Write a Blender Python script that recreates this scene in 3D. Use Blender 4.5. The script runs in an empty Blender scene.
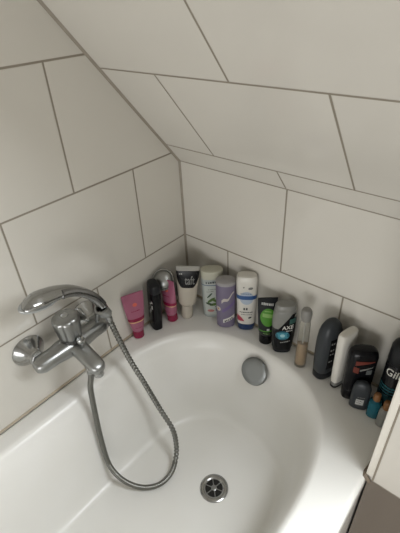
import bpy, bmesh, math, random
from mathutils import Vector, Matrix, noise
random.seed(4)
S = bpy.context.scene
KEY, FILL = 15.5, 21.5
C = S.collection
PI = math.pi
CAM = Vector((0.7237, -0.7396, 1.3702))

# ------------------------------------------------------------------ materials
MATS = {}
def nodes_of(name):
    m = bpy.data.materials.new(name); m.use_nodes = True
    nt = m.node_tree
    return m, nt, nt.nodes, nt.links, nt.nodes['Principled BSDF']

def mat(name, col, rough=.4, metal=0., var=.06, vscale=30., bump=0., bscale=80., trans=0., ior=1.45, coat=0., rvar=0., spec=.5):
    """plain surface with a little procedural unevenness of tone, gloss and relief"""
    if name in MATS: return MATS[name]
    m, nt, N, L, b = nodes_of(name)
    tc = N.new('ShaderNodeTexCoord')
    nz = N.new('ShaderNodeTexNoise'); nz.inputs['Scale'].default_value = vscale; nz.inputs['Detail'].default_value = 4
    L.new(tc.outputs['Object'], nz.inputs['Vector'])
    mx = N.new('ShaderNodeMix'); mx.data_type = 'RGBA'
    mx.inputs[6].default_value = tuple(c*(1-var) for c in col) + (1,)
    mx.inputs[7].default_value = tuple(min(1, c*(1+var)) for c in col) + (1,)
    L.new(nz.outputs['Fac'], mx.inputs[0]); L.new(mx.outputs[2], b.inputs['Base Color'])
    b.inputs['Metallic'].default_value = metal
    b.inputs['Roughness'].default_value = rough
    if rvar:
        mr = N.new('ShaderNodeMapRange'); mr.inputs[3].default_value = max(0, rough-rvar); mr.inputs[4].default_value = rough+rvar
        L.new(nz.outputs['Fac'], mr.inputs[0]); L.new(mr.outputs[0], b.inputs['Roughness'])
    b.inputs['Transmission Weight'].default_value = trans
    b.inputs['IOR'].default_value = ior
    b.inputs['Specular IOR Level'].default_value = spec
    b.inputs['Coat Weight'].default_value = coat
    if bump:
        n2 = N.new('ShaderNodeTexNoise'); n2.inputs['Scale'].default_value = bscale
        L.new(tc.outputs['Object'], n2.inputs['Vector'])
        bp = N.new('ShaderNodeBump'); bp.inputs['Strength'].default_value = bump; bp.inputs['Distance'].default_value = .002
        L.new(n2.outputs['Fac'], bp.inputs['Height']); L.new(bp.outputs[0], b.inputs['Normal'])
    MATS[name] = m
    return m

def tile_mat(name, P0, ud, vd, u0, W, H, base, grout, gw=.0042, rough=.11):
    """running-bond wall tiles laid along ud / vd from the world point P0"""
    m, nt, N, L, b = nodes_of(name)
    geo = N.new('ShaderNodeNewGeometry')
    sub = N.new('ShaderNodeVectorMath'); sub.operation = 'SUBTRACT'; sub.inputs[1].default_value = P0
    L.new(geo.outputs['Position'], sub.inputs[0])
    def dot(d):
        n = N.new('ShaderNodeVectorMath'); n.operation = 'DOT_PRODUCT'; n.inputs[1].default_value = d
        L.new(sub.outputs[0], n.inputs[0]); return n.outputs['Value']
    def M(op, a, c=None):
        n = N.new('ShaderNodeMath'); n.operation = op
        for i, v in enumerate((a, c)):
            if v is None: continue
            if isinstance(v, (int, float)): n.inputs[i].default_value = v
            else: L.new(v, n.inputs[i])
        return n.outputs[0]
    u = dot(ud); v = M('DIVIDE', dot(vd), H)
    row = M('FLOOR', v)
    sh = M('FRACT', M('MULTIPLY', row, .5))
    uu = M('ADD', M('DIVIDE', M('SUBTRACT', u, u0), W), sh)
    col = M('FLOOR', uu)
    du = M('MULTIPLY', M('SUBTRACT', .5, M('ABSOLUTE', M('SUBTRACT', M('FRACT', uu), .5))), W)
    dv = M('MULTIPLY', M('SUBTRACT', .5, M('ABSOLUTE', M('SUBTRACT', M('FRACT', v), .5))), H)
    d = M('MINIMUM', du, dv)
    mr = N.new('ShaderNodeMapRange'); mr.interpolation_type = 'SMOOTHSTEP'
    mr.inputs[1].default_value = gw*.32; mr.inputs[2].default_value = gw*.62
    L.new(d, mr.inputs[0])
    nz = N.new('ShaderNodeTexNoise'); nz.inputs['Scale'].default_value = 5; nz.inputs['Detail'].default_value = 5
    L.new(geo.outputs['Position'], nz.inputs['Vector'])
    cid = N.new('ShaderNodeCombineXYZ'); L.new(row, cid.inputs[0]); L.new(col, cid.inputs[1])
    wn = N.new('ShaderNodeTexWhiteNoise'); L.new(cid.outputs[0], wn.inputs['Vector'])
    tone = M('ADD', M('MULTIPLY', nz.outputs['Fac'], .07), M('ADD', M('MULTIPLY', wn.outputs['Value'], .03), .95))
    tc = N.new('ShaderNodeMix'); tc.data_type = 'RGBA'; tc.blend_type = 'MULTIPLY'; tc.inputs[0].default_value = 1
    tc.inputs[6].default_value = base + (1,); L.new(tone, tc.inputs[7])
    mx = N.new('ShaderNodeMix'); mx.data_type = 'RGBA'; mx.inputs[6].default_value = grout + (1,)
    L.new(mr.outputs[0], mx.inputs[0]); L.new(tc.outputs[2], mx.inputs[7]); L.new(mx.outputs[2], b.inputs['Base Color'])
    rr = N.new('ShaderNodeMapRange'); rr.inputs[3].default_value = .8; rr.inputs[4].default_value = rough
    L.new(mr.outputs[0], rr.inputs[0]); L.new(rr.outputs[0], b.inputs['Roughness'])
    hs = N.new('ShaderNodeMapRange'); hs.interpolation_type = 'SMOOTHSTEP'
    hs.inputs[1].default_value = gw*.3; hs.inputs[2].default_value = gw*.8
    L.new(d, hs.inputs[0])
    hh = M('ADD', hs.outputs[0], M('MULTIPLY', nz.outputs['Fac'], .25))
    bp = N.new('ShaderNodeBump'); bp.inputs['Strength'].default_value = .35; bp.inputs['Distance'].default_value = .0015
    L.new(hh, bp.inputs['Height']); L.new(bp.outputs[0], b.inputs['Normal'])
    return m

# ------------------------------------------------------------------ mesh helpers
def link(name, bm, material, parent=None, smooth=True, sharp=38, loc=None):
    me = bpy.data.meshes.new(name)
    bmesh.ops.recalc_face_normals(bm, faces=bm.faces[:])
    bm.to_mesh(me); bm.free()
    if smooth:
        for p in me.polygons: p.use_smooth = True
        me.set_sharp_from_angle(angle=math.radians(sharp))
    if material: me.materials.append(material)
    o = bpy.data.objects.new(name, me); C.objects.link(o)
    if parent: o.parent = parent
    if loc: o.location = loc
    return o

def tag(o, label, cat, group=None):
    o['label'] = label; o['category'] = cat
    if group: o['group'] = group
    return o

def thing(name, label, cat, loc, rz=0., group=None):
    o = bpy.data.objects.new(name, None); C.objects.link(o)
    o.empty_display_size = .03
    o.location = loc; o.rotation_euler = (0, 0, rz)
    return tag(o, label, cat, group)

def struct(name, bm, m, smooth=False):
    o = link(name, bm, m, None, smooth); o['kind'] = 'structure'; return o

def box(bm, x0, x1, y0, y1, z0, z1, bev=0., seg=2):
    r = bmesh.ops.create_cube(bm, size=1)
    vs = r['verts']
    for v in vs:
        v.co = Vector(((x0+x1)/2+v.co.x*(x1-x0), (y0+y1)/2+v.co.y*(y1-y0), (z0+z1)/2+v.co.z*(z1-z0)))
    if bev:
        es = list({e for v in vs for e in v.link_edges})
        bmesh.ops.bevel(bm, geom=es, offset=bev, segments=seg, affect='EDGES', profile=.5)
    return bm

def loft(bm, rings, cap0=True, cap1=True, closed=True):
    vr = [[bm.verts.new(p) for p in r] for r in rings]
    n = len(vr[0])
    for a, b in zip(vr, vr[1:]):
        for i in range(n if closed else n-1):
            j = (i+1) % n
            bm.faces.new((a[i], a[j], b[j], b[i]))
    if cap0: bm.faces.new(list(reversed(vr[0])))
    if cap1: bm.faces.new(vr[-1])
    return vr

def lathe(bm, prof, axis='Z', org=(0, 0, 0), n=36, cap0=True, cap1=True):
    """prof: (radius, height) pairs"""
    org = Vector(org)
    rings = []
    for r, h in prof:
        ring = []
        for i in range(n):
            a = 2*PI*i/n
            c, s = r*math.cos(a), r*math.sin(a)
            p = {'Z': (c, s, h), 'X': (h, c, s), 'Y': (s, h, c)}[axis]
            ring.append(org + Vector(p))
        rings.append(ring)
    loft(bm, rings, cap0, cap1)
    return bm

def crom(pts, per):
    P = [Vector(p) for p in pts]
    P = [P[0]*2-P[1]] + P + [P[-1]*2-P[-2]]
    out = []
    for i in range(1, len(P)-2):
        a, b, c, d = P[i-1], P[i], P[i+1], P[i+2]
        for k in range(per):
            t = k/per
            out.append(.5*((2*b)+(c-a)*t+(2*a-5*b+4*c-d)*t*t+(3*b-a-3*c+d)*t**3))
    out.append(P[-2].copy())
    return out

def resample(pts, step):
    out = [pts[0].copy()]; acc = 0.
    for a, b in zip(pts, pts[1:]):
        d = (b-a).length; t = step-acc
        while t <= d:
            out.append(a.lerp(b, t/d)); t += step
        acc = d-(t-step)
    return out

def frames(pts, up=Vector((0, 0, 1))):
    """parallel-transported frames along a path"""
    T = []
    for i in range(len(pts)):
        T.append((pts[min(i+1, len(pts)-1)]-pts[max(i-1, 0)]).normalized())
    n = (up - T[0]*up.dot(T[0])).normalized()
    F = []
    for t in T:
        n = (n - t*n.dot(t)).normalized()
        F.append((t, n, t.cross(n)))
    return F

def tube(bm, pts, rad, n=14, up=Vector((0, 0, 1))):
    F = frames(pts, up); rings = []
    for i, (p, (t, a, b)) in enumerate(zip(pts, F)):
        r = rad(i) if callable(rad) else rad
        rings.append([p+a*(r*math.cos(2*PI*k/n))+b*(r*math.sin(2*PI*k/n)) for k in range(n)])
    loft(bm, rings); return bm

# ------------------------------------------------------------------ room
WOFF = .3283; HOFF = .25
TH = .8848; cs, sn = math.cos(TH), math.sin(TH)
ZK = .996                      # top of the knee wall, where the roof slope starts
TILE = (.61, .585, .53); GROUT = (.25, .22, .175)
t_left = tile_mat('wall_tile_side', (0, 0, .774), (0, 1, 0), (0, 0, 1), -.158, WOFF, HOFF, TILE, GROUT)
t_back = tile_mat('wall_tile_back', (0, 0, .774), (1, 0, 0), (0, 0, 1), .3212, WOFF, HOFF, TILE, GROUT)
t_block = tile_mat('wall_tile_knee', (0, 0, .776), (1, 0, 0), (0, 0, 1), .668, WOFF, .2285, TILE, GROUT)
t_slope = tile_mat('slope_tile', (0, -.0712*cs, ZK+.0712*sn), (1, 0, 0), (0, -cs, sn), .1544, WOFF, .252, TILE, GROUT)
t_low = tile_mat('taupe_plinth_tile', (0, 0, .546), (1, 0, 0), (0, 0, 1), 1.1, WOFF, .6, (.17, .145, .12), (.1, .085, .07), rough=.14)
t_floor = tile_mat('floor_tile', (0, 0, 0), (1, 0, 0), (0, 1, 0), .1, .33, .33, (.2, .17, .14), (.1, .09, .08), rough=.25)
plaster = mat('plaster', (.62, .6, .56), .9, bump=.15)
XR, YF, ZC = 2.3, -2.2, 2.3
YS = -(ZC-ZK)*cs/sn            # where the slope reaches the flat ceiling

struct('floor', box(bmesh.new(), -.1, XR+.1, YF-.1, .1, -.1, 0), t_floor)
struct('wall_left', box(bmesh.new(), -.1, 0, YF-.1, .1, -.1, ZC+.1), t_left)
struct('wall_back', box(bmesh.new(), 0, XR, 0, .1, 0, ZK+.02), t_back)
SL = -YS/cs                    # length of the slope
RX0, RX1, RS0, RS1 = .785, 1.08, .06, .86   # roof window opening in the slope
def slab(bm, x0, x1, s0, s1, d0, d1):
    P = lambda s, d: Vector((0, -s*cs+d*sn, ZK+s*sn+d*cs))
    q = [P(s0, d0), P(s1, d0), P(s1, d1), P(s0, d1)]
    loft(bm, [[p+Vector((x0, 0, 0)) for p in q], [p+Vector((x1, 0, 0)) for p in q]])
bm = bmesh.new()
slab(bm, 0, RX0, 0, SL, 0, .12); slab(bm, RX1, XR, 0, SL, 0, .12)
slab(bm, RX0, RX1, 0, RS0, 0, .12); slab(bm, RX0, RX1, RS1, SL, 0, .12)
struct('ceiling_slope', bm, t_slope)
struct('ceiling', box(bmesh.new(), 0, XR, YF, YS, ZC, ZC+.1), plaster)
struct('wall_right', box(bmesh.new(), XR, XR+.1, YF-.1, .1, -.1, ZC+.1), plaster)
WX0, WX1, WZ0, WZ1 = .55, 1.95, .12, 1.05  # opening of an added, unseen window behind the camera, for the fill light
bm = bmesh.new()
box(bm, -.1, WX0, YF-.1, YF, -.1, ZC+.1); box(bm, WX1, XR+.1, YF-.1, YF, -.1, ZC+.1)
box(bm, WX0, WX1, YF-.1, YF, -.1, WZ0); box(bm, WX0, WX1, YF-.1, YF, WZ1, ZC+.1)
struct('wall_front', bm, plaster)
white_paint = mat('white_paint', (.8, .8, .78), .35)
bm = bmesh.new()
fw = .045
box(bm, WX0, WX0+fw, YF-.08, YF-.02, WZ0, WZ1, .004); box(bm, WX1-fw, WX1, YF-.08, YF-.02, WZ0, WZ1, .004)
box(bm, WX0+fw, WX1-fw, YF-.08, YF-.02, WZ0, WZ0+fw, .004); box(bm, WX0+fw, WX1-fw, YF-.08, YF-.02, WZ1-fw, WZ1, .004)
struct('added_window', bm, white_paint)  # frame of the added window, never in view
bm = bmesh.new()
slab(bm, RX0+.001, RX0+.05, RS0+.001, RS1-.001, .06, .11); slab(bm, RX1-.05, RX1-.001, RS0+.001, RS1-.001, .06, .11)
slab(bm, RX0+.05, RX1-.05, RS0+.001, RS0+.05, .06, .11); slab(bm, RX0+.05, RX1-.05, RS1-.05, RS1-.001, .06, .11)
struct('window_1', bm, white_paint)
# stepped-out knee wall to the right of the tub
KX, KY = .6745, -.224
KX1 = KX+.10
zt = ZK - KY*sn/cs
bm = bmesh.new()
pr = [(0, .5465), (KY, .5465), (KY, zt-.002), (0, ZK-.002)]
loft(bm, [[Vector((KX, y, z)) for y, z in pr], [Vector((KX1, y, z)) for y, z in pr]])
struct('wall_knee', bm, t_block)
struct('baseboard_knee', box(bmesh.new(), KX+.0005, KX1, KY+.001, 0, 0, .5465), t_low)
# white corner profile of the knee wall and its grout groove
bm = bmesh.new()
box(bm, KX-.0055, KX+.0075, KY-.003, KY+.011, .562, zt-.006, .0022, 3)
struct('trim_1', bm, mat('corner_profile', (.72, .69, .62), .3), True)
grout = mat('grout_line', GROUT, .85, bump=.3)
struct('trim_2', box(bmesh.new(), KX+.0075, KX+.011, KY-.0008, KY+.002, .548, zt-.004), grout)
# silicone beads
sil = mat('silicone', (.27, .24, .195), .55, var=.2, vscale=40)
silbath = mat('silicone_bath', (.36, .30, .215), .5, var=.3, vscale=25)
def bead(name, a, b, ea, eb, r, m):
    bm = bmesh.new(); a, b, ea, eb = map(Vector, (a, b, ea, eb))
    ring = lambda p: [p-ea*.001-eb*.001, p+ea*r, p+(ea+eb)*r*.45, p+eb*r]
    loft(bm, [ring(a), ring(b)]); return struct(name, bm, m, True)
bead('trim_3', (0, 0, .56), (0, 0, ZK), (1, 0, 0), (0, -1, 0), .0048, sil)
bead('trim_4', (0, 0, ZK), (0, YS, ZC), (1, 0, 0), (0, -sn, -cs), .0048, sil)
bead('trim_5', (0, 0, ZK), (KX, 0, ZK), (0, -cs, sn), (0, 0, -1), .0018, sil)
bead('trim_6', (0, 0, .56), (0, -1.6, .56), (1, 0, 0), (0, 0, 1), .004, silbath)
bead('trim_7', (0, 0, .56), (KX, 0, .56), (0, -1, 0), (0, 0, 1), .004, silbath)
bm = bmesh.new()
tube(bm, [Vector(p) for p in ((.671, -.13, .5585), (.668, -.205, .5585), (.667, -.222, .559), (.6685, -.2285, .559), (.675, -.2295, .553), (.680, -.2285, .545))], lambda i: (.0025, .0035, .0045, .005, .0045, .003)[i], 10)
struct('trim_8', bm, mat('silicone_old', (.17, .135, .10), .5, var=.3, vscale=60), True)

# ------------------------------------------------------------------ bathtub
ZR = .56
enamel = None
def make_enamel():
    m, nt, N, L, b = nodes_of('white_enamel')
    geo = N.new('ShaderNodeNewGeometry')
    nz = N.new('ShaderNodeTexNoise'); nz.inputs['Scale'].default_value = 5; nz.inputs['Detail'].default_value = 2; nz.inputs['Roughness'].default_value = .45
    L.new(geo.outputs['Position'], nz.inputs['Vector'])
    cr = N.new('ShaderNodeValToRGB'); e = cr.color_ramp.elements
    cr.color_ramp.interpolation = 'EASE'; e[0].position = .1; e[0].color = (.74, .725, .68, 1); e[1].position = .9; e[1].color = (.81, .80, .77, 1)
    L.new(nz.outputs['Fac'], cr.inputs[0]); L.new(cr.outputs[0], b.inputs['Base Color'])
    mr = N.new('ShaderNodeMapRange'); mr.inputs[3].default_value = .35; mr.inputs[4].default_value = .29
    L.new(nz.outputs['Fac'], mr.inputs[0]); L.new(mr.outputs[0], b.inputs['Roughness'])
    return m
enamel = make_enamel()
TX0, TX1, TY0, TY1 = .001, .6725, -1.62, -.001
ICX, ICA = .322, .276          # opening: centre x and half width
YB, BB = -.40, .332            # centre of the end curve and its length
YFc, BF = -1.25, .28
def outline(dl, dr_, db, ex=2.55):
    """opening outline at horizontal insets: dl left side, dr_ right side, db the ends"""
    P = []
    a = ICA-(dl+dr_)/2; cx = ICX+(dl-dr_)/2; n = 110
    f = lambda c: math.copysign(abs(c)**(2/ex), c)
    for i in range(n+1):
        t = PI*i/n
        P.append((cx+a*f(math.cos(t)), YB+(BB-db)*f(math.sin(t))))
    for k in range(1, 14):
        P.append((cx-a, YB+(YFc-YB)*k/14))
    for i in range(n+1):
        t = PI+PI*i/n
        P.append((cx+a*f(math.cos(t)), YFc+(BF-db)*f(math.sin(t))))
    for k in range(1, 14):
        P.append((cx+a, YFc+(YB-YFc)*k/14))
    return P
SL_, SR_, EI = .10, .08, .092
pf = [(0, .56), (.05, .5588), (.12, .5545), (.19, .5465), (.26, .535), (.33, .520), (.42, .490), (.50, .457), (.57, .422), (.64, .385), (.71, .350), (.79, .320), (.88, .301), (1.0, .2925), (1.15, .2903), (1.4, .2898)]
pf2 = [(p.x, p.y) for p in crom([(a, b, 0) for a, b in pf], 7)]
bm = bmesh.new()
rings = [[Vector((x, y, z)) for x, y in outline(SL_*f, SR_*f, EI*f)] for f, z in pf2]
flat = [Vector((x, y, ZR)) for x, y in outline(-.004, -.004, -.004)]
vr = loft(bm, [flat]+rings, False, True)
# outer rim, rounded over on every side, and the apron
def rrect(ins, z, rad=.012, k=5):
    P = []
    x0, x1, y0, y1 = TX0+ins, TX1-ins, TY0+ins, TY1-ins
    for cx, cy, a0 in ((x1-rad, y1-rad, 0), (x0+rad, y1-rad, PI/2), (x0+rad, y0+rad, PI), (x1-rad, y0+rad, 1.5*PI)):
        for i in range(k+1):
            a = a0+PI/2*i/k
            P.append(Vector((cx+rad*math.cos(a), cy+rad*math.sin(a), z)))
    return P
R = .010
outer = [rrect(.0135, ZR)]+[rrect(R-R*math.sin(t), ZR-R+R*math.cos(t)) for t in (0, PI/8, PI/4, 3*PI/8, PI/2)]
outer += [rrect(0, ZR-.045), rrect(.002, ZR-.05), rrect(.002, .002)]
vo = loft(bm, outer, False, False)
es = []
for ring in (vr[0], vo[0]):
    for i in range(len(ring)):
        es.append(bm.edges.get((ring[i], ring[(i+1) % len(ring)])))
bmesh.ops.triangle_fill(bm, use_beauty=True, use_dissolve=False, edges=es)
tub = thing('bathtub', 'white enamel bathtub with rounded end under the sloping tiled ceiling', 'bathtub', (ICX, -.8, 0))
o = link('tub_shell', bm, enamel, tub, True, 60); o.matrix_parent_inverse = Matrix.Translation((-ICX, .8, 0))

chrome = mat('chrome', (.40, .405, .40), .17, 1., var=.04, rvar=.05)
satin = mat('satin_chrome', (.33, .335, .33), .33, 1., var=.06, rvar=.07)
dark_metal = mat('dark_metal', (.12, .12, .12), .4, 1.)
hole_dark = mat('drain_hole_shade', (.008, .008, .009), .28)  # black that stands in for the shade inside the drain
# drain
DX, DY, DZ = .3625, -.336, .290
dr = thing('bath_drain', 'round chrome drain with dark slotted strainer in the tub floor', 'drain', (DX, DY, DZ))
bm = bmesh.new()
lathe(bm, [(.0225, -.004), (.0225, .0005), (.024, .0018), (.028, .0036), (.033, .0034), (.0365, .0018), (.0375, -.0005), (.0375, -.004)], n=48, cap0=False, cap1=False)
link('drain_flange', bm, chrome, dr)
bm = bmesh.new()
lathe(bm, [(.0226, -.004), (.0226, .0007)], n=48)
link('drain_hole_disc', bm, hole_dark, dr)  # flat disc just above the tub floor, no real hole beneath; its shade is colour
bm = bmesh.new()
lathe(bm, [(.0075, .0006), (.0075, .0018), (.0055, .0028), (.003, .0026), (.002, .0012)], n=24)
for k in range(6):
    a = 2*PI*k/6+.3
    b2 = bmesh.new(); box(b2, .0065, .0225, -.0012, .0012, .0006, .0016, .0003, 1)
    bmesh.ops.rotate(b2, verts=b2.verts, cent=(0, 0, 0), matrix=Matrix.Rotation(a, 3, 'Z'))
    me = bpy.data.meshes.new('t'); b2.to_mesh(me); b2.free(); bm.from_mesh(me); bpy.data.meshes.remove(me)
link('strainer', bm, satin, dr)
# overflow cap on the curved end of the tub
nrm = Vector((0.02, -.88, .47)).normalized()
ov = thing('overflow_cap', 'round grey chrome overflow cap on the curved end of the tub', 'overflow cap', (.3297, -.100, .509))
ov.rotation_mode = 'QUATERNION'; ov.rotation_quaternion = Vector((0, 0, 1)).rotation_difference(nrm)
bm = bmesh.new()
lathe(bm, [(.034, .008), (.0365, .0095), (.038, .012), (.038, .018), (.0365, .0205), (.034, .0215), (.02, .0222), (.004, .0224)], n=48)
link('cap_disc', bm, mat('brushed_grey_metal', (.24, .25, .25), .34, 1., var=.08), ov)
bm = bmesh.new(); lathe(bm, [(.027, -.001), (.027, .0085)], n=32)
link('cap_collar', bm, dark_metal, ov)

# ------------------------------------------------------------------ bath mixer
MX, MY, MZ = .062, -.449, .724
mix = thing('bath_mixer_tap', 'chrome bath mixer tap with ribbed knob on the left wall', 'tap', (0, MY, MZ))
for sy in (-.075, .075):
    bm = bmesh.new()
    lathe(bm, [(.0365, -.0), (.0372, .002), (.036, .004), (.029, .011), (.022, .019), (.0165, .027), (.0145, .032), (.0135, .036)], 'X', (0, sy, 0), 44)
    r = link('wall_rosette', bm, chrome, mix)
    bm = bmesh.new(); lathe(bm, [(.0115, .03), (.0115, .05)], 'X', (0, sy, 0), 24)
    lathe(bm, [(.0165, .036), (.0178, .0375), (.0178, .045), (.0165, .0465)], 'X', (0, sy, 0), 6)
    link('union_nut', bm, satin, mix, sharp=25)
# body bar: a rounded bar along the wall swelling at the middle
bm = bmesh.new(); rings = []
for t, w, h in ((-.096, .006, .006), (-.0945, .0115, .0105), (-.090, .0155, .014), (-.080, .0200, .0175), (-.05, .0205, .0180), (-.028, .0235, .021), (0, .0255, .0230), (.028, .0235, .021), (.05, .0205, .0180), (.080, .0200, .0175), (.090, .0155, .014), (.0945, .0115, .0105), (.096, .006, .006)):
    ring = []
    for k in range(32):
        a = 2*PI*k/32
        f = lambda c: math.copysign(abs(c)**.8, c)
        ring.append(Vector((MX+w*f(math.cos(a)), t, h*f(math.sin(a)))))
    rings.append(ring)
loft(bm, rings)
link('mixer_body', bm, satin, mix)
# lobed control knob standing on the body
def lobed(prof, lobes, depth, n, org):
    rings = []
    for r, z in prof:
        ring = []
        for i in range(n):
            a = 2*PI*i/n
            rr = r*(1-depth*(abs(math.cos(lobes*a/2))**6))
            ring.append(Vector(org)+Vector((rr*math.cos(a), rr*math.sin(a), z)))
        rings.append(ring)
    return rings
bm = bmesh.new(); lathe(bm, [(.0235, .012), (.0245, .018), (.0245, .026), (.0225, .0275)], org=(MX, 0, 0))
link('knob_collar', bm, dark_metal, mix)
bm = bmesh.new()
rg = lobed([(.0235, .0255), (.026, .028), (.0268, .034), (.0282, .05), (.0294, .064), (.0296, .072)], 7, .09, 112, (MX, 0, 0))
rg += lobed([(.0285, .077), (.0255, .0802)], 7, .07, 112, (MX, 0, 0)) + lobed([(.017, .0822), (.006, .0828)], 7, .0, 112, (MX, 0, 0))
loft(bm, rg)
kn = link('control_knob', bm, satin, mix, sharp=50)
bm = bmesh.new(); lathe(bm, [(.0085, .0815), (.0085, .0838), (.007, .0845)], org=(MX, 0, 0), n=24)
link('knob_cap', bm, chrome, kn)
# spout: thick flat arm, rounded nose, angled down
bm = bmesh.new(); rings = []
sp = [Vector(p) for p in ((.06, 0, .0), (.08, 0, -.001), (.10, 0, -.006), (.12, 0, -.012), (.136, 0, -.017), (.148, 0, -.021), (.154, 0, -.0235), (.157, 0, -.025))]
for (p, w, h) in zip(sp, (.021, .0200, .0192, .0190, .0188, .0172, .013, .007), (.016, .0150, .0145, .0140, .0135, .0125, .010, .006)):
    rings.append([p+Vector((h*.35*math.sin(2*PI*k/28), w*math.copysign(abs(math.cos(2*PI*k/28))**.75, math.cos(2*PI*k/28)), h*math.copysign(abs(math.sin(2*PI*k/28))**.75, math.sin(2*PI*k/28)))) for k in range(28)])
loft(bm, rings)
link('spout', bm, satin, mix)
bm = bmesh.new(); lathe(bm, [(.0105, -.046), (.0112, -.045), (.0112, -.03), (.010, -.026)], org=(.143, 0, 0), n=28)
link('aerator', bm, chrome, mix)
bm = bmesh.new(); lathe(bm, [(.0045, .008), (.0045, .02), (.008, .0215), (.0092, .025), (.0092, .031), (.0075, .034), (.003, .0355)], org=(.094, .004, -.002), n=24)
link('diverter_knob', bm, chrome, mix)
bm = bmesh.new(); lathe(bm, [(.0085, -.05), (.0105, -.049), (.0105, -.032), (.0085, -.03), (.0085, -.012)], org=(.108, 0, 0), n=24)
link('hose_outlet', bm, chrome, mix)
# shower rest: short arm and fork above the far end of the body
bm = bmesh.new()
tube(bm, [Vector(p) for p in ((.062, .07, .008), (.063, .073, .025), (.0645, .0765, .040), (.0665, .0805, .053))], .0055, 16, Vector((1, 0, 0)))
link('rest_arm', bm, satin, mix)
bm = bmesh.new(); rings = []
for k in range(15):
    a = math.radians(-205+230*k/14)
    for_in = .0135; for_out = .0185
    ax = Vector((0, -.42, .91)).normalized(); e1 = Vector((1, 0, 0)); e2 = ax.cross(e1)
    c = Vector((.085, .0812, .057)); d = e1*math.cos(a)+e2*math.sin(a)
    rings.append([c+d*for_in-ax*.010, c+d*for_out-ax*.009, c+d*for_out+ax*.009, c+d*for_in+ax*.010])
loft(bm, rings)
link('rest_fork', bm, satin, mix)

# ------------------------------------------------------------------ hand shower
hsw = thing('hand_shower', 'long chrome hand shower resting on top of the bath mixer', 'hand shower', (.085, -.366, .771))
org = Vector((.085, -.366, .771))
path = crom([(.085, -.3655, .7735), (.085, -.3745, .803), (.085, -.3915, .834), (.087, -.417, .863), (.091, -.444, .884), (.096, -.478, .898), (.101, -.510, .906), (.104, -.5385, .903)], 8)
rad = [(0, .0115, .0115), (.15, .0118, .0118), (.3, .0125, .0120), (.45, .0135, .0112), (.58, .0150, .0112), (.7, .0180, .0120), (.82, .0192, .0118), (.92, .0165, .0100), (.97, .0110, .0062), (1, .005, .003)]
def interp(tab, t):
    for a, b in zip(tab, tab[1:]):
        if t <= b[0]:
            u = (t-a[0])/(b[0]-a[0]); u = u*u*(3-2*u)*.5+u*.5
            return [a[i]+(b[i]-a[i])*u for i in range(1, len(a))]
    return list(tab[-1][1:])
bm = bmesh.new(); F = frames(path, Vector((0, -1, 0))); rings = []
side = Vector((.80, .0, .60)).normalized()   # the head is tipped a little towards the tub
for i, (p, (t, a, b)) in enumerate(zip(path, F)):
    w, h = interp(rad, i/(len(path)-1))
    e1 = (side-t*side.dot(t)).normalized() if i > 20 else None
    s0 = (Vector((1, 0, 0))-t*t.x).normalized()
    s1 = Vector((.93, 0, -.37)); s1 = (s1-t*s1.dot(t)).normalized()
    u = min(1, i/30)
    e1 = (s0*(1-u)+s1*u).normalized(); e2 = t.cross(e1)
    if e2.z < 0: e2 = -e2
    rings.append([p-org+e1*(w*math.cos(2*PI*k/32))+e2*(h*math.sin(2*PI*k/32)*(1 if math.sin(2*PI*k/32) > 0 else .75)) for k in range(32)])
loft(bm, rings)
body = link('shower_body', bm, chrome, hsw, sharp=60)
# spray face: a shallow oval plate on the underside of the head
bm = bmesh.new()
cpt = (path[int(len(path)*.80)]-org); tdir = (path[-4]-path[int(len(path)*.62)]).normalized()
e1 = Vector((.93, 0, -.37)); e1 = (e1-tdir*e1.dot(tdir)).normalized(); e2 = tdir.cross(e1)
if e2.z < 0: e2 = -e2
rings = []
for s, dz in ((.98, -.0065), (1.0, -.0085), (.98, -.0115), (.9, -.013), (.4, -.0135)):
    rings.append([cpt+tdir*(.046*s*math.cos(2*PI*k/40))+e1*(.0190*s*math.sin(2*PI*k/40))+e2*dz for k in range(40)])
loft(bm, rings)
link('spray_face', bm, mat('shower_face', (.42, .43, .43), .35, .6), hsw, sharp=50)
# raised bright inlay along the handle, ending in a step at the head
bm = bmesh.new(); rings = []
for i in range(6, 37):
    p = path[i]; t = F[i][0]
    w, h = interp(rad, i/(len(path)-1))
    u = min(1, i/30)
    s0 = (Vector((1, 0, 0))-t*t.x).normalized(); s1 = Vector((.93, 0, -.37)); s1 = (s1-t*s1.dot(t)).normalized()
    e1 = (s0*(1-u)+s1*u).normalized(); e2 = t.cross(e1)
    if e2.z < 0: e2 = -e2
    ring = []
    for k in range(9):
        a = math.radians(-25+95*k/8)
        ring.append(p-org+(e1*w*math.cos(a)+e2*h*math.sin(a)*(1 if a > 0 else .75))*1.13)
    for k in reversed(range(9)):
        a = math.radians(-25+95*k/8)
        ring.append(p-org+(e1*w*math.cos(a)+e2*h*math.sin(a)*(1 if a > 0 else .75))*.9)
    rings.append(ring)
loft(bm, rings)
link('handle_inlay', bm, mat('chrome_dark', (.24, .24, .24), .2, 1.), hsw, sharp=40)
bm = bmesh.new()
tube(bm, [path[0]-org+(path[0]-path[1]).normalized()*d for d in (-.006, 0, .004, .014, .017)], lambda i: (.0118, .0122, .0122, .0112, .0095)[i], 24)
link('handle_collar', bm, satin, hsw)

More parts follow.
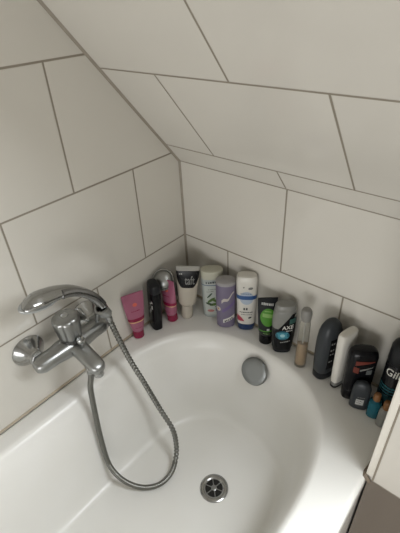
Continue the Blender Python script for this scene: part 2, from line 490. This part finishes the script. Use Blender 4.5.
# ------------------------------------------------------------------ shower hose
HP = [(.108, -.449, .6735), (.1075, -.452, .648), (.105, -.4601, .6136), (.105, -.4653, .5565), (.107, -.4702, .5045), (.115, -.4776, .438), (0.131, -0.4853, 0.3626), (0.1637, -0.4871, 0.34), (0.1956, -0.4752, 0.316), (0.2265, -0.4531, 0.303), (0.2493, -0.4211, 0.3), (0.2538, -0.3833, 0.305), (0.2427, -0.3497, 0.325), (0.2297, -0.3318, 0.36), (0.2157, -0.3272, 0.405), (.175, -.3253, .4496), (.145, -.3367, .5391), (.115, -.3464, .6162), (.098, -.3565, .698), (.0902, -.3613, .745), (.0862, -.3625, .7605)]
hose = thing('shower_hose', 'grey ribbed metal shower hose looping down into the tub from the mixer', 'shower hose', HP[0])
h0 = Vector(HP[0])
raw = resample(crom([Vector(p)-h0 for p in HP], 16), .0016)
bm = bmesh.new()
tube(bm, raw, lambda i: (.0072, .0070, .0056, .0052, .0056, .0070)[i % 6] if i > 340 else (.0070, .0068, .0063, .0068)[i % 4], 14, Vector((1, 0, 0)))
link('hose_tube', bm, mat('hose_metal', (.20, .20, .185), .3, 1., var=.12, vscale=60), hose, sharp=80)
def ferr(i0, i1, name):
    bm = bmesh.new(); seg = raw[i0:i1]
    tube(bm, seg, lambda i: .0082 if 1 < i < len(seg)-2 else .0074, 20, Vector((1, 0, 0)))
    link(name, bm, satin, hose)
ferr(0, 10, 'hose_nut'); ferr(len(raw)-11, len(raw), 'hose_nut')

# ------------------------------------------------------------------ bottles
class Form:
    """a vessel lofted from super-elliptic rings; profile rows are (z, half width, half depth, exponent[, dy])"""
    def __init__(s, rows, n=40, sub=0):
        s.rows = [tuple(r)+(0.,)*(5-len(r)) for r in rows]; s.n = n
    def at(s, z):
        R = s.rows
        if z <= R[0][0]: return R[0]
        for a, b in zip(R, R[1:]):
            if z <= b[0]:
                u = (z-a[0])/max(1e-9, b[0]-a[0]); return tuple(p+(q-p)*u for p, q in zip(a, b))
        return R[-1]
    def ring(s, r):
        z, a, b, e, dy = r
        f = lambda c: math.copysign(abs(c)**(2/e), c)
        return [Vector((a*f(math.cos(2*PI*k/s.n)), dy+b*f(math.sin(2*PI*k/s.n)), z)) for k in range(s.n)]
    def build(s, name, m, parent, z0=None, z1=None, sharp=40, grow=0.):
        R = [r for r in s.rows if (z0 is None or r[0] > z0+1e-6) and (z1 is None or r[0] < z1-1e-6)]
        if z0 is not None: R = [s.at(z0)]+R
        if z1 is not None: R = R+[s.at(z1)]
        if grow: R = [(r[0], r[1]+grow, r[2]+grow, r[3], r[4]) for r in R]
        bm = bmesh.new(); loft(bm, [s.ring(r) for r in R])
        return link(name, bm, m, parent, True, sharp)
    def front(s, x, z, off=.0006):
        zz, a, b, e, dy = s.at(z)
        u = min(1, abs(x)/a)
        return Vector((x, dy-b*(1-u**e)**(1/e)-off, z))
    def side(s, th, z, off=.0006):
        """point on the ring at angle th: 0 = front, positive towards local +x"""
        zz, a, b, e, dy = s.at(z)
        f = lambda c: math.copysign(abs(c)**(2/e), c)
        p = Vector((a*f(math.sin(th)), dy-b*f(math.cos(th)), 0))
        nr = Vector((p.x/(a*a), (p.y-dy)/(b*b), 0)).normalized()
        return Vector((p.x, p.y, z))+nr*off

def patch(form, name, m, parent, fn, nu=10, nv=6, off=.0006):
    """a printed area: fn(u,v) in [0,1]^2 gives (x, z) on the front of the form"""
    bm = bmesh.new()
    V = [[bm.verts.new(form.front(*fn(i/nu, j/nv), off)) for i in range(nu+1)] for j in range(nv+1)]
    for j in range(nv):
        for i in range(nu):
            bm.faces.new((V[j][i], V[j][i+1], V[j+1][i+1], V[j+1][i]))
    return link(name, bm, m, parent, True, 60)
def rect(x0, x1, z0, z1, tilt=0.):
    return lambda u, v: (x0+(x1-x0)*u, z0+(z1-z0)*v+tilt*(u-.5))
def disc(cx, cz, rx, rz, tilt=0.):
    def f(u, v):
        a = 2*PI*u; r = max(v, 1e-3); x, z = rx*r*math.cos(a), rz*r*math.sin(a)
        return cx+x*math.cos(tilt)-z*math.sin(tilt), cz+x*math.sin(tilt)+z*math.cos(tilt)
    return f
def band(form, name, m, parent, z0, z1, tilt=0., off=.0005, th0=-PI, th1=PI, nu=40, nv=3):
    bm = bmesh.new()
    V = [[bm.verts.new(form.side(th0+(th1-th0)*i/nu, z0+(z1-z0)*j/nv+tilt*math.sin(th0+(th1-th0)*i/nu), off)) for i in range(nu+1)] for j in range(nv+1)]
    for j in range(nv):
        for i in range(nu):
            bm.faces.new((V[j][i], V[j][i+1], V[j+1][i+1], V[j+1][i]))
    return link(name, bm, m, parent, True, 60)
def marks(form, name, m, parent, x0, x1, z0, z1, tilt=0., k=6, off=.0009):
    """a line of small print too fine to read: separate short strokes"""
    bm = bmesh.new(); x = x0; st = random.Random(int((x0+z0)*1e5) & 0xffff)
    step = (x1-x0)/k
    for i in range(k):
        w = step*st.uniform(.55, .85); h = (z1-z0)*st.uniform(.75, 1.)
        zc = z0+tilt*((x-x0)/(x1-x0)-.5)
        q = [form.front(x, zc, off), form.front(x+w, zc, off), form.front(x+w, zc+h, off), form.front(x, zc+h, off)]
        bm.faces.new([bm.verts.new(p) for p in q]); x += step
    return link(name, bm, m, parent, False)
def writing(form, name, txt, m, parent, xc, zc, width, height, tilt=0., shear=0., off=.0010, vertical=False, theta=False):
    cu = bpy.data.curves.new('txt', 'FONT'); cu.body = txt; cu.size = 1; cu.shear = shear; cu.resolution_u = 3; cu.offset = .012
    ob = bpy.data.objects.new('txt', cu); C.objects.link(ob)
    dg = bpy.context.evaluated_depsgraph_get(); dg.update()
    me = bpy.data.meshes.new_from_object(ob.evaluated_get(dg))
    bpy.data.objects.remove(ob); bpy.data.curves.remove(cu)
    bm = bmesh.new(); bm.from_mesh(me); bpy.data.meshes.remove(me)
    xs = [v.co.x for v in bm.verts]; ys = [v.co.y for v in bm.verts]
    x0, x1, y0, y1 = min(xs), max(xs), min(ys), max(ys)
    for v in bm.verts:
        u = ((v.co.x-x0)/(x1-x0)-.5)*width; w = ((v.co.y-y0)/(y1-y0)-.5)*height
        if vertical: u, w = -w, u
        u, w = u*math.cos(tilt)-w*math.sin(tilt), u*math.sin(tilt)+w*math.cos(tilt)
        v.co = form.side((xc+u)/form.at(zc+w)[1], zc+w, off) if theta else form.front(xc+u, zc+w, off)
    return link(name, bm, m, parent, False)

def vessel(name, label, x, y, phi, cat='bottle', group='toiletries on the tub ledge', lean=(0, 0)):
    """an Empty on the ledge whose local -y faces the camera turned phi degrees to the picture's right"""
    d = Vector((CAM.x-x, CAM.y-y)); a = math.atan2(d.y, d.x)+math.radians(phi)
    o = thing(name, label, cat, (x, y, ZR+.0004), a+PI/2, group)
    if lean != (0, 0):
        o.rotation_euler = (Matrix.Rotation(math.atan2(lean[0], 1), 4, 'Y') @ Matrix.Rotation(-math.atan2(lean[1], 1), 4, 'X') @ Matrix.Rotation(a+PI/2, 4, 'Z')).to_euler()
    return o

pink = mat('pink_plastic', (.33, .10, .165), .3, trans=.0, var=.1, coat=.2)
magenta = mat('magenta_plastic', (.22, .009, .045), .22)
gold = mat('gold_foil', (.75, .5, .28), .3, .7)
orange = mat('orange_print', (.6, .12, .08), .4)
cream = mat('cream_plastic', (.43, .39, .325), .4)
white = mat('white_plastic', (.60, .58, .53), .35)
black = mat('black_gloss', (.005, .005, .006), .24, spec=.22)
slate = mat('slate_plastic', (.030, .034, .038), .36, spec=.3)
char = mat('charcoal_plastic', (.014, .015, .017), .34, spec=.25)
greyp = mat('grey_plastic', (.17, .17, .16), .35)
lightgrey = mat('light_grey_print', (.42, .42, .40), .45)
whiteprint = mat('white_print', (.62, .61, .57), .45)
inkdark = mat('dark_print', (.03, .035, .04), .45)

def tube_form(h, r, a, zc=.024, tip=.0016):
    rows = [(0, r*.9, r*.9, 2), (.0012, r, r, 2), (zc-.001, r*1.02, r*1.02, 2), (zc, r*.96, r*.96, 2), (zc+.0015, r*1.02, r*1.02, 2)]
    z1 = zc+.006
    rows.append((z1, r*1.12, r*1.12, 2))
    for k in range(1, 11):
        t = k/10
        aa = r*1.12+(a-r*1.12)*(1-(1-t)**1.6); bb = r*1.12+(tip-r*1.12)*t**1.25
        rows.append((z1+(h-.008-z1)*t, aa, bb, 2+.6*t))
    rows += [(h-.0078, a*1.0, tip*1.0, 2.8), (h, a*1.0, tip*.9, 2.8)]
    return Form(rows)

def pink_tube(x, y, phi, label, lean=(0, 0), h=.142, a=.0305):
    t = vessel('pink_tube', label, x, y, phi, 'tube', lean=lean)
    f = tube_form(h, .0155, a)
    f.build('tube_body', pink, t, .024, None); f.build('cap', magenta, t, None, .0235)
    band(f, 'band', magenta, t, .062, .072, off=.0007); band(f, 'gold_stripe', gold, t, .058, .0615, off=.0007)
    patch(f, 'emblem', orange, t, disc(.001, h-.034, .0065, .0055), 16, 3)
    marks(f, 'small_print', magenta, t, -.012, .012, h-.054, h-.051, 0, 5)
    marks(f, 'small_print', magenta, t, -.010, .010, .040, .042, 0, 5)
    return t
pink_tube(.0195, -.2385, 14, 'pink squeeze tube leaning on the left wall at the end of the bottle row', lean=(-.02, .02), a=.0305, h=.148)
pink_tube(.0485, -.1290, -42, 'pink squeeze tube squeezed between the slim black bottle and the cream tube', lean=(-.045, -.03), h=.146, a=.0275)

# slim black bottle seen edge-on
t = vessel('slim_black_bottle', 'slim glossy black bottle standing edge-on between the two pink tubes', .0300, -.1800, -72, lean=(.045, .03))
f = Form([(0, .020, .0115, 3), (.003, .0232, .0148, 3), (.03, .024, .0155, 3), (.10, .0243, .0158, 3), (.1295, .024, .0155, 3), (.1305, .0236, .0152, 3), (.1315, .024, .0155, 3), (.150, .0232, .0148, 3), (.156, .0212, .0128, 3), (.158, .015, .008, 2.5)])
f.build('bottle_body', black, t, None, .1312); f.build('cap', char, t, .1312)
writing(f, 'script_print', 'ell', whiteprint, t, .004, .082, .05, .018, vertical=True) if False else marks(f, 'script_print', lightgrey, t, .002, .020, .075, .088, .03, 3)
marks(f, 'script_print', lightgrey, t, .008, .020, .100, .108, .01, 2)

# cream tube with black label
t = vessel('cream_tube', 'cream squeeze tube with a big black label standing in the tiled corner', .0725, -.0915, -4, 'tube', lean=(.045, .055))
f = Form([(0, .0145, .0145, 2), (.0015, .0165, .0165, 2), (.046, .0175, .0175, 2), (.0475, .0165, .0165, 2), (.049, .018, .018, 2), (.052, .024, .020, 2), (.056, .0265, .021, 2), (.075, .0275, .019, 2), (.10, .029, .0155, 2.2), (.13, .031, .010, 2.4), (.155, .0325, .005, 2.6), (.165, .033, .002, 2.8), (.178, .033, .0016, 2.8)])
f.build('tube_body', cream, t, .0475, .164); f.build('cap', cream, t, None, .047)
f.build('crimp', mat('crimp_grey', (.30, .29, .26), .4), t, .164)
def blab(u, v):
    x = -.0335+.067*u; z0 = .112+.016*max(0, abs(u-.5)*2-.45)**2*6
    return x*(.93+.07*v)*.985, z0+(.1635-z0)*v
patch(f, 'black_label', black, t, blab, 20, 8)
writing(f, 'label_print', 'taft', greyp, t, .006, .136, .028, .026, off=.0012)
marks(f, 'label_print', lightgrey, t, -.024, -.014, .153, .157, 0, 2, off=.0012)

# hand shower head tucked in the corner behind the pink tube
t = thing('spare_shower_head', 'round chrome shower head with grey handle tucked into the corner behind the bottles', 'shower head', (.0475, -.0475, ZR), 0)
b0, b1 = Vector((.0, .0, .006)), Vector((-.021, -.070, .126))
ax = (b1-b0).normalized()
bm = bmesh.new()
tube(bm, [b0+ax*d for d in (0, .003, .03, .08, .115, .125)], lambda i: (.0095, .0115, .012, .0125, .0145, .0150)[i], 24)
link('handle', bm, greyp, t)
hd = Vector((.52, -.62, .58)).normalized()
q = Vector((0, 0, 1)).rotation_difference(hd).to_matrix()
cen = Vector((-.0175, -.0850, .1390))
bm = bmesh.new()
lathe(bm, [(.018, -.014), (.028, -.010), (.0315, -.003), (.0315, .001), (.0295, .004), (.0275, .004), (.0265, .002)], n=40)
for v in bm.verts: v.co = q@v.co+cen
link('head_ring', bm, chrome, t)
bm = bmesh.new()
lathe(bm, [(.0268, .001), (.0250, .006), (.0205, .011), (.013, .0142), (.004, .0155)], n=36)
for v in bm.verts: v.co = q@v.co+cen
link('head_dome', bm, satin, t)

# pale bottle with green leaf picture
t = vessel('shampoo_bottle', 'pale bottle with cream flip cap and a green leaf picture on its label', .1295, -.0385, 0)
f = Form([(0, .0245, .014, 2.6), (.003, .027, .0165, 2.6), (.03, .0285, .018, 2.6), (.09, .030, .019, 2.6), (.135, .0305, .019, 2.6), (.1395, .0295, .0185, 2.6), (.1405, .0305, .0195, 2.6), (.160, .0315, .020, 2.6), (.164, .0305, .019, 2.6), (.1655, .028, .0165, 2.6)])
f.build('bottle_body', mat('pale_plastic', (.35, .38, .37), .3), t, None, .139); f.build('flip_cap', mat('cream_cap', (.43, .42, .34), .35), t, .139)
patch(f, 'label', mat('pale_label', (.42, .45, .42), .4), t, rect(-.0225, .0225, .012, .130), 10, 8, .0005)
marks(f, 'title_print', inkdark, t, -.018, .020, .128, .1345, .003, 6)
band(f, 'blue_line', mat('blue_grey_print', (.12, .15, .22), .4), t, .1195, .1225, off=.0007, th0=-1.3, th1=1.3)
for (x0, x1, z) in ((-.012, .018, .106), (-.016, .004, .098)): marks(f, 'small_print', greyp, t, x0, x1, z, z+.003, .003, 5)
leaf = mat('leaf_green_print', (.07, .13, .025), .4); leafd = mat('dark_leaf_print', (.03, .06, .03), .4)
for (cx, cz, rx, rz, tl, mm) in ((-.004, .068, .014, .0045, .7, leaf), (.010, .064, .013, .005, -.5, leaf), (-.010, .054, .011, .004, -.3, leafd), (.004, .052, .014, .005, .25, leaf), (.014, .048, .010, .004, .9, leafd), (-.008, .085, .012, .0025, .9, leafd)):
    patch(f, 'leaf_print', mm, t, disc(cx, cz, rx, rz, tl), 16, 3)
patch(f, 'pink_print', mat('dusty_pink_print', (.42, .16, .15), .4), t, disc(-.006, .028, .010, .005), 16, 3)
patch(f, 'dark_print', inkdark, t, rect(.008, .018, .026, .038), 6, 3)

# lavender bottle
t = vessel('shampoo_bottle', 'lavender bottle with flat grey lid and cream swirl, beside the blue-capped one', .1865, -.0500, 0, lean=(.008, 0))
lav = mat('lavender_plastic', (.155, .132, .200), .35); lavd = mat('violet_print', (.14, .10, .23), .4)
f = Form([(0, .0225, .0145, 2.2), (.003, .0255, .018, 2.2), (.02, .0265, .020, 2.2), (.09, .0275, .021, 2.2), (.148, .0275, .021, 2.2), (.150, .0268, .0205, 2.2), (.151, .0278, .0215, 2.2), (.1595, .0275, .021, 2.2), (.1615, .025, .0185, 2.2)])
f.build('bottle_body', lav, t, None, .150); f.build('lid', mat('lilac_grey_lid', (.29, .28, .28), .4), t, .150)
crm = mat('cream_print', (.48, .44, .40), .45)
patch(f, 'swirl_print', crm, t, lambda u, v: (-.012+.034*u, .098+.030*u**1.3+.010*(v-.5)*(1.15-u*.6)+.004*math.sin(u*9)), 16, 4)
patch(f, 'swirl_print', lavd, t, lambda u, v: (-.010+.034*u, .066+.030*u**1.2+.012*(v-.5)), 14, 4)
for k in range(6):
    a = 2*PI*k/6
    patch(f, 'petal_print', crm, t, disc(-.0205+.0032*math.cos(a), .072+.005*math.sin(a), .0030, .0042, a), 12, 2, .0008)
patch(f, 'flower_heart', mat('flower_heart_print', (.45, .22, .08), .4), t, disc(-.0205, .072, .002, .003), 12, 2, .0012)
patch(f, 'white_label', whiteprint, t, rect(-.008, .0235, .029, .042, .015), 8, 3)
marks(f, 'label_print', inkdark, t, -.004, .020, .032, .0385, .012, 5, .0012)

# white bottle standing on its blue cap
t = vessel('shampoo_bottle', 'white bottle with a blue band standing upside down on a blue cap', .2385, -.0240, 0)
blue = mat('blue_plastic', (.010, .032, .10), .3)
f = Form([(0, .0205, .014, 2.5), (.002, .0225, .016, 2.5), (.018, .0247, .0175, 2.5), (.023, .0250, .0177, 2.5), (.0235, .0240, .017, 2.5), (.0245, .0250, .0178, 2.5), (.07, .0262, .019, 2.6), (.13, .0278, .0195, 2.8), (.166, .0285, .019, 3), (.178, .0272, .0175, 3), (.1835, .025, .015, 2.8), (.185, .020, .011, 2.6)])
f.build('bottle_body', white, t, .0236); f.build('cap', blue, t, None, .0232)
band(f, 'blue_band', mat('blue_print', (.03, .085, .23), .35), t, .114, .127, off=.0007, th0=-1.5, th1=1.5)
patch(f, 'pale_emblem', mat('pale_blue_print', (.36, .42, .5), .4), t, disc(0, .119, .0185, .022), 24, 4, .0004)
marks(f, 'fine_print', mat('blue_grey_print', (.12, .15, .22), .4), t, -.016, .014, .1325, .136, 0, 6)
patch(f, 'swirl_mark', greyp, t, disc(.010, .152, .0065, .0042, .2), 16, 3); patch(f, 'swirl_mark', greyp, t, disc(-.008, .155, .0022, .0024), 12, 2)
marks(f, 'figure_print', inkdark, t, -.008, .006, .078, .087, 0, 2); marks(f, 'fine_print', inkdark, t, -.018, .018, .068, .072, 0, 8)
marks(f, 'fine_print', greyp, t, -.014, .016, .060, .063, 0, 7)
patch(f, 'red_mark', mat('red_print', (.36, .03, .06), .4), t, lambda u, v: (-.0245+.020*u, .036+.020*v*(1-u**2)), 10, 5)
patch(f, 'dark_mark', inkdark, t, disc(.010, .050, .005, .003, .4), 12, 2)

# black tube with green disc
t = vessel('black_tube', 'black squeeze tube with a round bright green label', .312, -.036, 9, 'tube')
f = tube_form(.150, .0180, .0255, .030)
f.build('tube_body', char, t, .030); f.build('cap', black, t, None, .0295)
grn = mat('green_print', (.06, .22, .018), .35); grl = mat('light_green_print', (.20, .36, .10), .4)
patch(f, 'green_disc', grn, t, disc(.002, .092, .0205, .027, .1), 28, 5)
patch(f, 'pale_streak', grl, t, rect(-.013, .018, .092, .103, -.006), 8, 3, .0009)
patch(f, 'pale_streak', grl, t, rect(-.008, .010, .109, .112, -.003), 8, 2, .0009)
marks(f, 'title_print', lightgrey, t, -.016, .016, .128, .136, -.005, 7)
band(f, 'green_stripe', grn, t, .048, .0515, off=.0008, th0=-1.3, th1=1.2)
patch(f, 'pale_badge', lightgrey, t, rect(-.001, .006, .0515, .058), 3, 2)
marks(f, 'fine_print', grl, t, -.010, .008, .041, .0435, -.002, 5)

# black bottle with smoky shoulders and a cyan burst
t = vessel('shower_gel_bottle', 'dark bottle with smoky grey shoulders and a glowing cyan burst on its label', .3625, -.037, 10, lean=(.012, 0))
f = Form([(0, .020, .013, 2.6), (.003, .0235, .017, 2.6), (.025, .0265, .019, 2.6), (.06, .029, .020, 2.6), (.10, .0305, .020, 2.6), (.128, .029, .019, 2.6), (.139, .027, .0175, 2.6), (.1405, .0262, .017, 2.6), (.1415, .0268, .0175, 2.6), (.1535, .0255, .0165, 2.6), (.158, .0225, .014, 2.5), (.1592, .018, .010, 2.4)])
smoky = mat('smoky_grey_plastic', (.20, .20, .185), .3)
f.build('bottle_body', char, t, None, .088); f.build('shoulder', smoky, t, .088, .1403); f.build('cap', smoky, t, .1403)
patch(f, 'label', black, t, lambda u, v: (-.0265+.054*u, .014+((.076+.062*min(1, max(0, u-.05)*1.35))-.014)*v), 18, 8)
patch(f, 'teal_corner', mat('dark_teal_print', (.03, .085, .075), .35), t, lambda u, v: (.010+.016*u, .106+.004*u+.016*v), 6, 3, .0009)
for (r, m_, o) in ((.0155, mat('deep_cyan_print', (.015, .10, .14), .3), .0009), (.0105, mat('cyan_print', (.05, .24, .31), .3), .0012), (.0055, mat('pale_cyan_print', (.32, .52, .56), .3), .0015)):
    patch(f, 'burst_print', m_, t, disc(-.004, .068, r*1.15, r), 24, 3, o)
for k, (dx, dz) in enumerate(((-.011, .006), (.010, .009), (-.007, -.009), (.011, -.006))):
    patch(f, 'spark_print', mat('cyan_print', (.05, .24, .31), .3), t, disc(-.004+dx, .068+dz, .0038, .0026, k), 10, 2, .0015)
writing(f, 'brand_print', 'AXE', whiteprint, t, .007, .0965, .031, .012, tilt=.18, shear=.25, off=.0014)
marks(f, 'fine_print', lightgrey, t, .004, .020, .0835, .0875, .002, 4, .0014)
marks(f, 'fine_print', lightgrey, t, -.008, .018, .0455, .0485, .006, 6, .0014)

# clear slender bottle, amber in its lower half
t = vessel('slender_glass_bottle', 'slender clear bottle with amber liquid in its lower half and a round grey cap', .4285, -.0555, 0)
glass = mat('clear_plastic', (.88, .87, .81), .16, trans=.93, ior=1.15, var=.01)
f = Form([(0, .0125, .0115, 2.2), (.002, .0142, .0132, 2.2), (.012, .0145, .0135, 2.2), (.10, .0135, .0125, 2.2), (.14, .0125, .0115, 2.2), (.152, .011, .0105, 2), (.156, .0085, .0085, 2)])
f.build('bottle_body', glass, t)
g = Form([(.006, .0095, .0088, 2.2), (.008, .0108, .010, 2.2), (.078, .0102, .0094, 2.2), (.079, .009, .008, 2.2)])
g.build('amber_liquid', mat('amber_liquid', (.45, .31, .18), .3, trans=.2, ior=1.3), t)
bm = bmesh.new(); lathe(bm, [(.0015, .079), (.0015, .155)], n=12); link('dip_tube', bm, lightgrey, t)
bm = bmesh.new(); lathe(bm, [(.0095, .152), (.0115, .155), (.0128, .162), (.0132, .172), (.0125, .180), (.0100, .185), (.005, .1872)], n=32)
link('cap', bm, mat('matt_grey_cap', (.20, .195, .18), .45), t)

# slate bottle
t = vessel('slate_bottle', 'tall slate grey bottle with rounded shoulders, just left of the slim white bottle', .4870, -.0440, 52)
f = Form([(0, .0255, .0165, 2.6), (.003, .028, .0195, 2.6), (.02, .0285, .020, 2.6), (.0225, .0277, .0193, 2.6), (.024, .0288, .020, 2.6), (.07, .0315, .0215, 2.6), (.12, .0315, .0215, 2.6), (.145, .029, .020, 2.6), (.160, .0245, .0175, 2.5), (.171, .0175, .0135, 2.3), (.176, .0105, .009, 2.2), (.178, .004, .004, 2)])
f.build('bottle_body', slate, t, .0225); f.build('cap', char, t, None, .022)
patch(f, 'label', black, t, rect(-.017, .020, .040, .135), 12, 6)
for z in (.121, .101, .088, .064): marks(f, 'label_print', greyp, t, -.015, -.003, z, z+.006, 0, 2, .0012)

# white slim bottle, its narrow side to the camera
t = vessel('slim_white_bottle', 'slim flat white bottle turned edge-on, between the slate and the red-marked black bottle', .5285, -.0500, 59)
f = Form([(0, .0215, .0095, 3), (.002, .023, .0105, 3), (.006, .023, .0105, 3), (.0075, .022, .0098, 3), (.018, .0225, .010, 3), (.019, .0235, .0105, 3.2), (.06, .0245, .011, 3.4), (.15, .0262, .0115, 3.6), (.164, .0260, .0112, 3.6), (.1685, .0245, .0098, 3.4), (.170, .022, .0078, 3.2)])
f.build('bottle_body', white, t, .0182); f.build('cap', greyp, t, .0068, .0180); f.build('cap_ring', black, t, None, .0067)

# black bottle with red mark
t = vessel('black_bottle', 'squat-shouldered black bottle with a rust red mark, behind the small charcoal bottle', .5720, -.0615, 22)
f = Form([(0, .0255, .0140, 3), (.003, .0285, .0162, 3), (.030, .0290, .0166, 3), (.032, .0280, .0158, 3), (.034, .0305, .0174, 3), (.08, .0312, .018, 3), (.136, .0312, .018, 3), (.148, .0285, .0165, 3), (.1535, .0235, .013, 2.8), (.1555, .015, .009, 2.5)])
f.build('bottle_body', black, t, .032); f.build('cap', black, t, None, .0315)
red = mat('rust_print', (.125, .023, .014), .4)
patch(f, 'red_mark', red, t, lambda u, v: (-.018+.040*u, .118+.012*u+.014*v*(1-u*.85)), 12, 3)
patch(f, 'red_mark', red, t, lambda u, v: (-.020+.012*u, .098+.017*v-.004*u), 5, 4)
patch(f, 'grey_mark', greyp, t, lambda u, v: (-.006+.026*u, .101+.012*u+.006*v*(1-u*.5)), 8, 3)
patch(f, 'grey_mark', mat('steel_print', (.10, .11, .11), .4), t, rect(.008, .020, .092, .106), 5, 3)

# small charcoal bottle
t = vessel('small_charcoal_bottle', 'small charcoal bottle with a grey label in front of the red-marked black bottle', .5925, -.0845, 8)
f = Form([(0, .018, .009, 2.6), (.002, .0195, .0105, 2.6), (.004, .020, .011, 2.6), (.045, .020, .011, 2.6), (.064, .0192, .0105, 2.6), (.0755, .0158, .009, 2.5), (.082, .010, .006, 2.3), (.0835, .005, .004, 2)])
f.build('bottle_body', slate, t)
patch(f, 'grey_label', lightgrey, t, rect(-.008, .0085, .018, .036, .001), 6, 4)
marks(f, 'label_print', slate, t, -.006, .007, .030, .0325, 0, 4, .001); marks(f, 'label_print', slate, t, -.006, .005, .024, .026, 0, 4, .001)
marks(f, 'fine_print', greyp, t, -.006, .010, .042, .0445, .001, 4)

# tall black can
t = vessel('spray_can', 'tall black spray can with white letters and teal stripes beside the tiled knee wall', .6405, -.0445, 0, 'spray can')
f = Form([(0, .0235, .0235, 2), (.002, .0252, .0252, 2), (.006, .0252, .0252, 2), (.0075, .0245, .0245, 2), (.145, .0245, .0245, 2), (.147, .0235, .0235, 2), (.149, .0248, .0248, 2), (.188, .0235, .0235, 2), (.197, .0205, .0205, 2), (.200, .0165, .0165, 2)], n=48)
f.build('can_body', black, t, None, .147); f.build('cap', char, t, .147)
writing(f, 'brand_print', 'Gillette', whiteprint, t, .014, .128, .066, .021, shear=.12, off=.0009, theta=True)
teal = mat('teal_print', (.02, .10, .12), .35)
for z in (.064, .073, .081): band(f, 'teal_stripe', teal, t, z, z+.0045, off=.0007, nu=48)
band(f, 'dark_teal_band', mat('dark_teal_band', (.012, .05, .06), .35), t, .03, .06, off=.0006, nu=48)

# two tiny bottles
t = vessel('tiny_teal_bottle', 'tiny teal glass bottle with brown cap in front of the spray can', .6265, -.0855, 0)
f = Form([(0, .0118, .0118, 2.6), (.0015, .0133, .0128, 2.6), (.040, .0133, .0128, 2.6), (.047, .0122, .0118, 2.3), (.051, .007, .007, 2), (.055, .006, .006, 2)])
f.build('bottle_body', mat('teal_glass', (.02, .14, .185), .12, trans=.3, ior=1.3), t)
bm = bmesh.new(); lathe(bm, [(.0068, .051), (.0078, .052), (.0076, .066), (.0062, .070), (.003, .0715)], n=24)
link('cap', bm, mat('brown_cap', (.20, .09, .03), .4), t)
t = vessel('tiny_clear_bottle', 'tiny frosted clear bottle with brown cap against the knee wall trim', .6505, -.0975, 0)
f = Form([(0, .010, .010, 2.4), (.0015, .0115, .0115, 2.4), (.040, .0115, .0115, 2.4), (.049, .0100, .0100, 2.3), (.054, .006, .006, 2), (.058, .0055, .0055, 2)])
f.build('bottle_body', mat('frosted_glass', (.50, .50, .46), .3, trans=.6, ior=1.15), t)
bm = bmesh.new(); lathe(bm, [(.0062, .053), (.0072, .054), (.0070, .071), (.0056, .075), (.003, .0762)], n=24)
link('cap', bm, mat('brown_cap', (.20, .09, .03), .4), t)

# ------------------------------------------------------------------ light
w = bpy.data.worlds.new('World'); S.world = w; w.use_nodes = True
bg = w.node_tree.nodes['Background']; bg.inputs[0].default_value = (.78, .86, 1, 1); bg.inputs[1].default_value = 1.0
def area(name, loc, tgt, sx, sy, e, col):
    l = bpy.data.lights.new(name, 'AREA'); l.shape = 'RECTANGLE'; l.size = sx; l.size_y = sy; l.energy = e; l.color = col
    o = bpy.data.objects.new(name, l); C.objects.link(o); o.location = loc
    o.rotation_euler = (Vector(tgt)-Vector(loc)).to_track_quat('-Z', 'Y').to_euler()
    return o
def slope_pt(s_, d): return Vector(((RX0+RX1)/2, -s_*cs+d*sn, ZK+s_*sn+d*cs))
area('roof_window_daylight', slope_pt((RS0+RS1)/2, .055), slope_pt((RS0+RS1)/2, -1), RX1-RX0-.1, RS1-RS0-.1, KEY, (.92, .965, 1.))
area('added_front_fill', ((WX0+WX1)/2, YF-.01, (WZ0+WZ1)/2), ((WX0+WX1)/2, 0, (WZ0+WZ1)/2), WX1-WX0-.09, WZ1-WZ0-.09, FILL, (1., .985, .96))  # added fill lamp in the unseen front window, brightens back wall and slope

# ------------------------------------------------------------------ camera
cd = bpy.data.cameras.new('camera'); cam = bpy.data.objects.new('camera', cd); C.objects.link(cam)
right = Vector((.7604960, .6477031, -.0461139)); down = Vector((.3404833, -.4582305, -.8210334)); fwd = Vector((-.5529167, .6086916, -.5690146))
M = Matrix.Identity(4)
for i in range(3):
    M[i][0] = right[i]; M[i][1] = -down[i]; M[i][2] = -fwd[i]; M[i][3] = CAM[i]
cam.matrix_world = M
cd.sensor_fit = 'VERTICAL'; cd.sensor_height = 36; cd.sensor_width = 27; cd.lens = 405.6/533*36; cd.clip_start = .02
S.camera = cam
S.view_settings.view_transform = 'Standard'; S.view_settings.look = 'None'
S.view_settings.gamma = 1; S.view_settings.use_curve_mapping = False
S.view_settings.exposure = 0.
S.cycles.use_denoising = True
S.cycles.caustics_reflective = False; S.cycles.caustics_refractive = True; S.cycles.blur_glossy = .6
